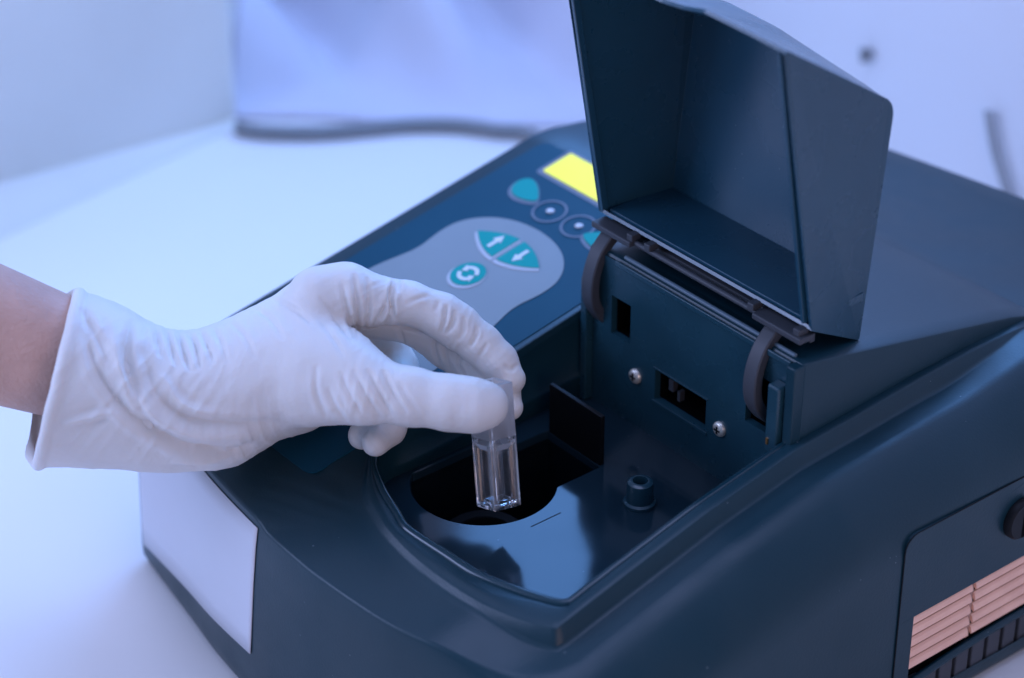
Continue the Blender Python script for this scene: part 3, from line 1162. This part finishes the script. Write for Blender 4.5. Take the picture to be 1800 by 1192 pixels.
# webbing between thumb and index: folds fanning out from the crotch
for pts, a in (([(624, 598), (612, 555), (600, 492)], -0.5), ([(628, 596), (628, 550), (622, 480)], -0.75), ([(636, 588), (648, 545), (645, 485)], -0.6),
               ([(620, 602), (590, 560), (560, 520)], -0.35), ([(645, 585), (672, 550), (690, 500)], -0.6), ([(655, 580), (684, 560), (690, 520), (700, 490)], -0.9),
               ([(560, 560), (590, 600), (606, 630)], -0.25)):
    fold(pts, a, 5.0, 18)
# index finger joints
for pts, a in (([(694, 488), (686, 520), (694, 562)], -0.8), ([(706, 486), (700, 515)], -0.5), ([(712, 535), (735, 525), (755, 520)], -0.3),
               ([(785, 535), (782, 560), (775, 586)], -0.8), ([(800, 545), (795, 570), (782, 588)], -0.6), ([(815, 556), (815, 580), (805, 600)], -0.45),
               ([(838, 572), (836, 590), (826, 612)], -0.6), ([(770, 528), (765, 548)], -0.35), ([(858, 600), (850, 615), (840, 630)], -0.3),
               ([(885, 640), (898, 650), (912, 640)], -0.35)):
    fold(pts, a, 4.2, 22)
for pts, a in (([(772, 588), (764, 612), (775, 645)], -0.6), ([(786, 592), (782, 616), (792, 650)], -0.5), ([(700, 570), (706, 590), (712, 605)], -0.4), ([(812, 618), (806, 640), (818, 660)], -0.4),
               ([(838, 640), (850, 655), (868, 662)], -0.5), ([(690, 572), (730, 580), (770, 592)], -0.5)):
    fold(pts, a, 4.0, 45, 12)
# wrist: transverse folds
for pts, a in (([(292, 580), (300, 610), (310, 645)], -0.6), ([(312, 585), (322, 620), (335, 655)], -0.7), ([(333, 585), (345, 615), (352, 650)], -0.65),
               ([(352, 582), (366, 612), (376, 640)], -0.55), ([(374, 574), (390, 605), (400, 640)], -0.45), ([(400, 563), (430, 590), (450, 630)], -0.35),
               ([(445, 541), (475, 560), (500, 600)], -0.4), ([(478, 525), (520, 545), (548, 570)], -0.5), ([(272, 572), (276, 600), (282, 630)], -0.45)):
    fold(pts, a, 5.5, 14)
# long drapes of the loose cuff
for pts, a, wdt in (([(232, 560), (222, 620), (236, 690), (270, 760)], -1.1, 9), ([(150, 560), (170, 650), (230, 730), (330, 785), (420, 790)], -1.3, 11),
                    ([(195, 560), (210, 650), (265, 725), (350, 765), (455, 765)], 1.0, 12), ([(250, 610), (275, 690), (330, 735), (420, 745), (500, 742)], -0.8, 10),
                    ([(110, 745), (160, 732), (200, 722)], 0.7, 7), ([(285, 660), (320, 710), (380, 730)], 0.6, 9), ([(345, 790), (400, 800), (450, 780)], -1.2, 9),
                    ([(140, 540), (175, 600), (190, 640)], -0.6, 8), ([(300, 812), (370, 806), (430, 800)], 0.9, 7)):
    fold(pts, a, wdt, 14)
# crumpled, angular creasing where the latex is slack
_rs = np.random.RandomState(7)
LAT = _rs.rand(32, 32, 32)


def vnoise(p):
    i = np.floor(p).astype(int); f_ = p - i
    f_ = f_ * f_ * (3 - 2 * f_)
    out = 0
    for a in (0, 1):
        for b in (0, 1):
            for c in (0, 1):
                wgt = (f_[:, 0] if a else 1 - f_[:, 0]) * (f_[:, 1] if b else 1 - f_[:, 1]) * (f_[:, 2] if c else 1 - f_[:, 2])
                out = out + wgt * LAT[(i[:, 0] + a) % 32, (i[:, 1] + b) % 32, (i[:, 2] + c) % 32]
    return out


def crumple(ang, across, along, seed, centre, rad, amp, dlo=-40, dhi=60):
    """ridged folds running across a limb; ang is the limb's direction in the picture plane"""
    global disp
    ca, sa = math.cos(math.radians(ang)), math.sin(math.radians(ang))
    X, Y = GV[:, 0], -GV[:, 1]
    across = across * 2.2; amp = amp * 0.62
    q = np.stack([(X * ca + Y * sa) / along, (-X * sa + Y * ca) / across, GV[:, 2] / across], 1) + seed * 3.7
    wv = vnoise(q * 0.45 + 11.3) - 0.5
    q[:, 0] += 1.1 * wv
    r1 = 1 - np.abs(2 * vnoise(q) - 1)
    r2_ = 1 - np.abs(2 * vnoise(q * 2.1 + 5.1) - 1)
    m = np.exp(-(((vpx - centre[0]) / rad[0]) ** 2 + ((vpy - centre[1]) / rad[1]) ** 2)) * (vdd > dlo) * (vdd < dhi)
    disp += amp * m * ((r1 ** 2.2 - 0.35) + 0.45 * (r2_ ** 2 - 0.35))


crumple(20, 7.0, 1.9, 1, (330, 640), (95, 80), 0.75)
crumple(10, 6.0, 1.8, 2, (645, 700), (70, 60), 0.60)
crumple(60, 6.5, 1.7, 3, (640, 545), (60, 60), 0.65, -40, 20)
crumple(25, 5.0, 1.7, 4, (795, 572), (50, 45), 0.55)
crumple(55, 5.0, 1.7, 5, (870, 640), (45, 45), 0.35)
crumple(-20, 6.0, 2.2, 6, (480, 560), (90, 50), 0.45)
crumple(40, 16.0, 4.5, 7, (230, 690), (130, 120), 1.3)
crumple(0, 9.0, 3.0, 8, (420, 760), (110, 60), 0.7)
crumple(5, 5.0, 2.6, 9, (800, 720), (90, 45), 0.22)
crumple(-40, 4.0, 1.6, 10, (660, 770), (60, 40), 0.30)
# faint irregularity of thin latex
ph = np.sin(GV[:, 0] * 0.31 + 1.3 * np.sin(GV[:, 1] * 0.22)) * np.sin(GV[:, 1] * 0.37 + 0.8 * np.sin(GV[:, 2] * 0.3 + GV[:, 0] * 0.11))
disp += 0.12 * ph
GV = GV + nrm * disp[:, None]
GV = laplace(GV, GQ, 1, 0.3)

# forearm
FTX = [-900, -300, 0, 130, 240, 320]; FTY = [130, 345, 463, 522, 573, 610]
FBX = [-900, -300, 0, 90, 240, 320]; FBY = [560, 655, 714, 734, 752, 745]
rg = []
for px in list(range(-900, 321, 30)):
    t_, b_ = np.interp(px, FTX, FTY), np.interp(px, FBX, FBY)
    c_, h_ = (t_ + b_) / 2, (b_ - t_) / 2
    hd = h_ * HD / FPX * 1.08
    hd = min(hd, 21.0 + max(0, -px) * 0.008)
    rg.append([cq(px + 0.15 * math.cos(a) * 0, c_ - h_ * math.sin(a), 5 + hd * math.cos(a)) for a in np.linspace(0, 2 * math.pi, 48, endpoint=False)])
V, F = loft(rg)
person = mesh('person', cw(np.array(V)), F, M_skin, None, smooth=True, auto=60)
person['label'] = 'bare left forearm reaching in, wearing a white latex glove and pinching a cuvette'
person['category'] = 'person'
gl = mesh('glove', cw(GV), GQ.tolist(), M_glove, person, smooth=True)
gl['label'] = 'loose wrinkled white latex glove with rolled cuff'


# ------------------------------------------------------------------ background things
def tb(px, py, z=TZ):
    v = ray(px, py); t = (z - CAM[2]) / v[2]
    return CAM + v * t


# white box at the left with a protruding foot
bc = tb(425, 215)
V, F = box(bc[0] - 260, bc[0], bc[1] - 330, bc[1], TZ + 0.2, TZ + 260)
bx_ = thing('white_box', (bc[0] - 130, bc[1] - 165, TZ), 'large off-white box with a foot rim standing out of focus at the far left', 'box')
mesh('box_body', V, F, M_box, bx_, bevel=6, seg=4)
sk = []
for t in np.linspace(0, 1, 12):
    y_ = bc[1] - 3 - 330 * t
    wd = 3 + 62 * t
    sk.append([(bc[0] - 4, y_, TZ + 0.1), (bc[0] - 4, y_, TZ + 3 + 20 * t), (bc[0] + wd * .35, y_, TZ + 2.6 + 14 * t), (bc[0] + wd * .8, y_, TZ + 2 + 6 * t), (bc[0] + wd, y_, TZ + 0.1)])
V, F = loft(sk)
mesh('foot_rim', V, F, M_box, bx_, smooth=True, auto=60)

# rumpled cloth behind
FA, FB = tb(418, 212), tb(1010, 232)
dF = (FB - FA)[:2]; LF = np.linalg.norm(dF); dF /= LF
nF = np.array([-dF[1], dF[0]])
rows = []
for j in range(61):
    v = j / 60 * 330.0
    row = []
    for i in range(61):
        u = (i / 60 * 1.3 - 0.05) * LF
        q = FA[:2] + dF * u + nF * (v + 2.5 * math.sin(u * 0.05))
        x_, y_ = q
        y_ = min(y_, 338)
        ph_ = y_ + 0.06 * x_ + 6 * math.sin(x_ * 0.018)
        env = (1 - math.exp(-v / 70.0)) * sm(0, 60, v)
        f = 0.5 + 0.5 * math.sin(2 * math.pi * ph_ / 74.0 + 1.2)
        f2 = 0.5 + 0.5 * math.sin(2 * math.pi * ph_ / 31.0 + 0.02 * x_)
        z = TZ + 0.8 + env * (6 + (45 + 0.22 * v) * f ** 1.2 + 9 * f2 + 0.03 * v)
        row.append((x_, y_, z))
    rows.append(row)
V, F = loft(rows, closed=False, caps=False)
cl_ = mesh('draped_cloth', V, F, M_cloth, None, smooth=True, solid=2.0)
cl_['label'] = 'blurred lavender white cloth draped in folds behind the instrument'
cl_['category'] = 'cloth'

# cables
pts = [tb(415, 224, TZ + 4), tb(470, 231, TZ + 4), tb(560, 232, TZ + 4), tb(640, 226, TZ + 4), tb(720, 219, TZ + 4), tb(800, 219, TZ + 4), tb(870, 228, TZ + 4), tb(945, 245, TZ + 4), np.array([-200, 214, TZ + 4.0]), np.array([-100, 212, TZ + 14])]
V, F = tube(spline(pts, 6), 3.0, 12)
cb = mesh('power_cable', V, F, M_cable, None, smooth=True)
cb['label'] = 'dark grey cable lying across the white table behind the keypad side'
cb['category'] = 'cable'


def wb(px, py, y=342.0):
    v = ray(px, py); t = (y - CAM[1]) / v[1]
    return CAM + v * t


pts = [wb(1737, 195), wb(1742, 230), wb(1750, 270), wb(1762, 310), wb(1772, 345), wb(1780, 420), wb(1783, 500)]
M_wcable = mat('pale_grey_cable', (0.36, 0.38, 0.40), 0.6, 0.3)
V, F = tube(spline(pts, 6), 1.8, 12)
cb = mesh('hanging_cable', V, F, M_wcable, None, smooth=True)
cb['label'] = 'short grey cable hanging down the pale wall at the far right'
cb['category'] = 'cable'
pa, pb = wb(1519, 86), wb(1520, 108)
V, F = join([tube([pa, pb], 2.0, 14), lathe([(1.6, 4), (1.6, -1)], tuple((pa + pb) / 2), 'y', 12)])
pg = mesh('wall_plug', V, F, M_cable, None, smooth=True, auto=40)
pg['label'] = 'small dark plug on the pale wall beside the raised lid'
pg['category'] = 'wall plug'
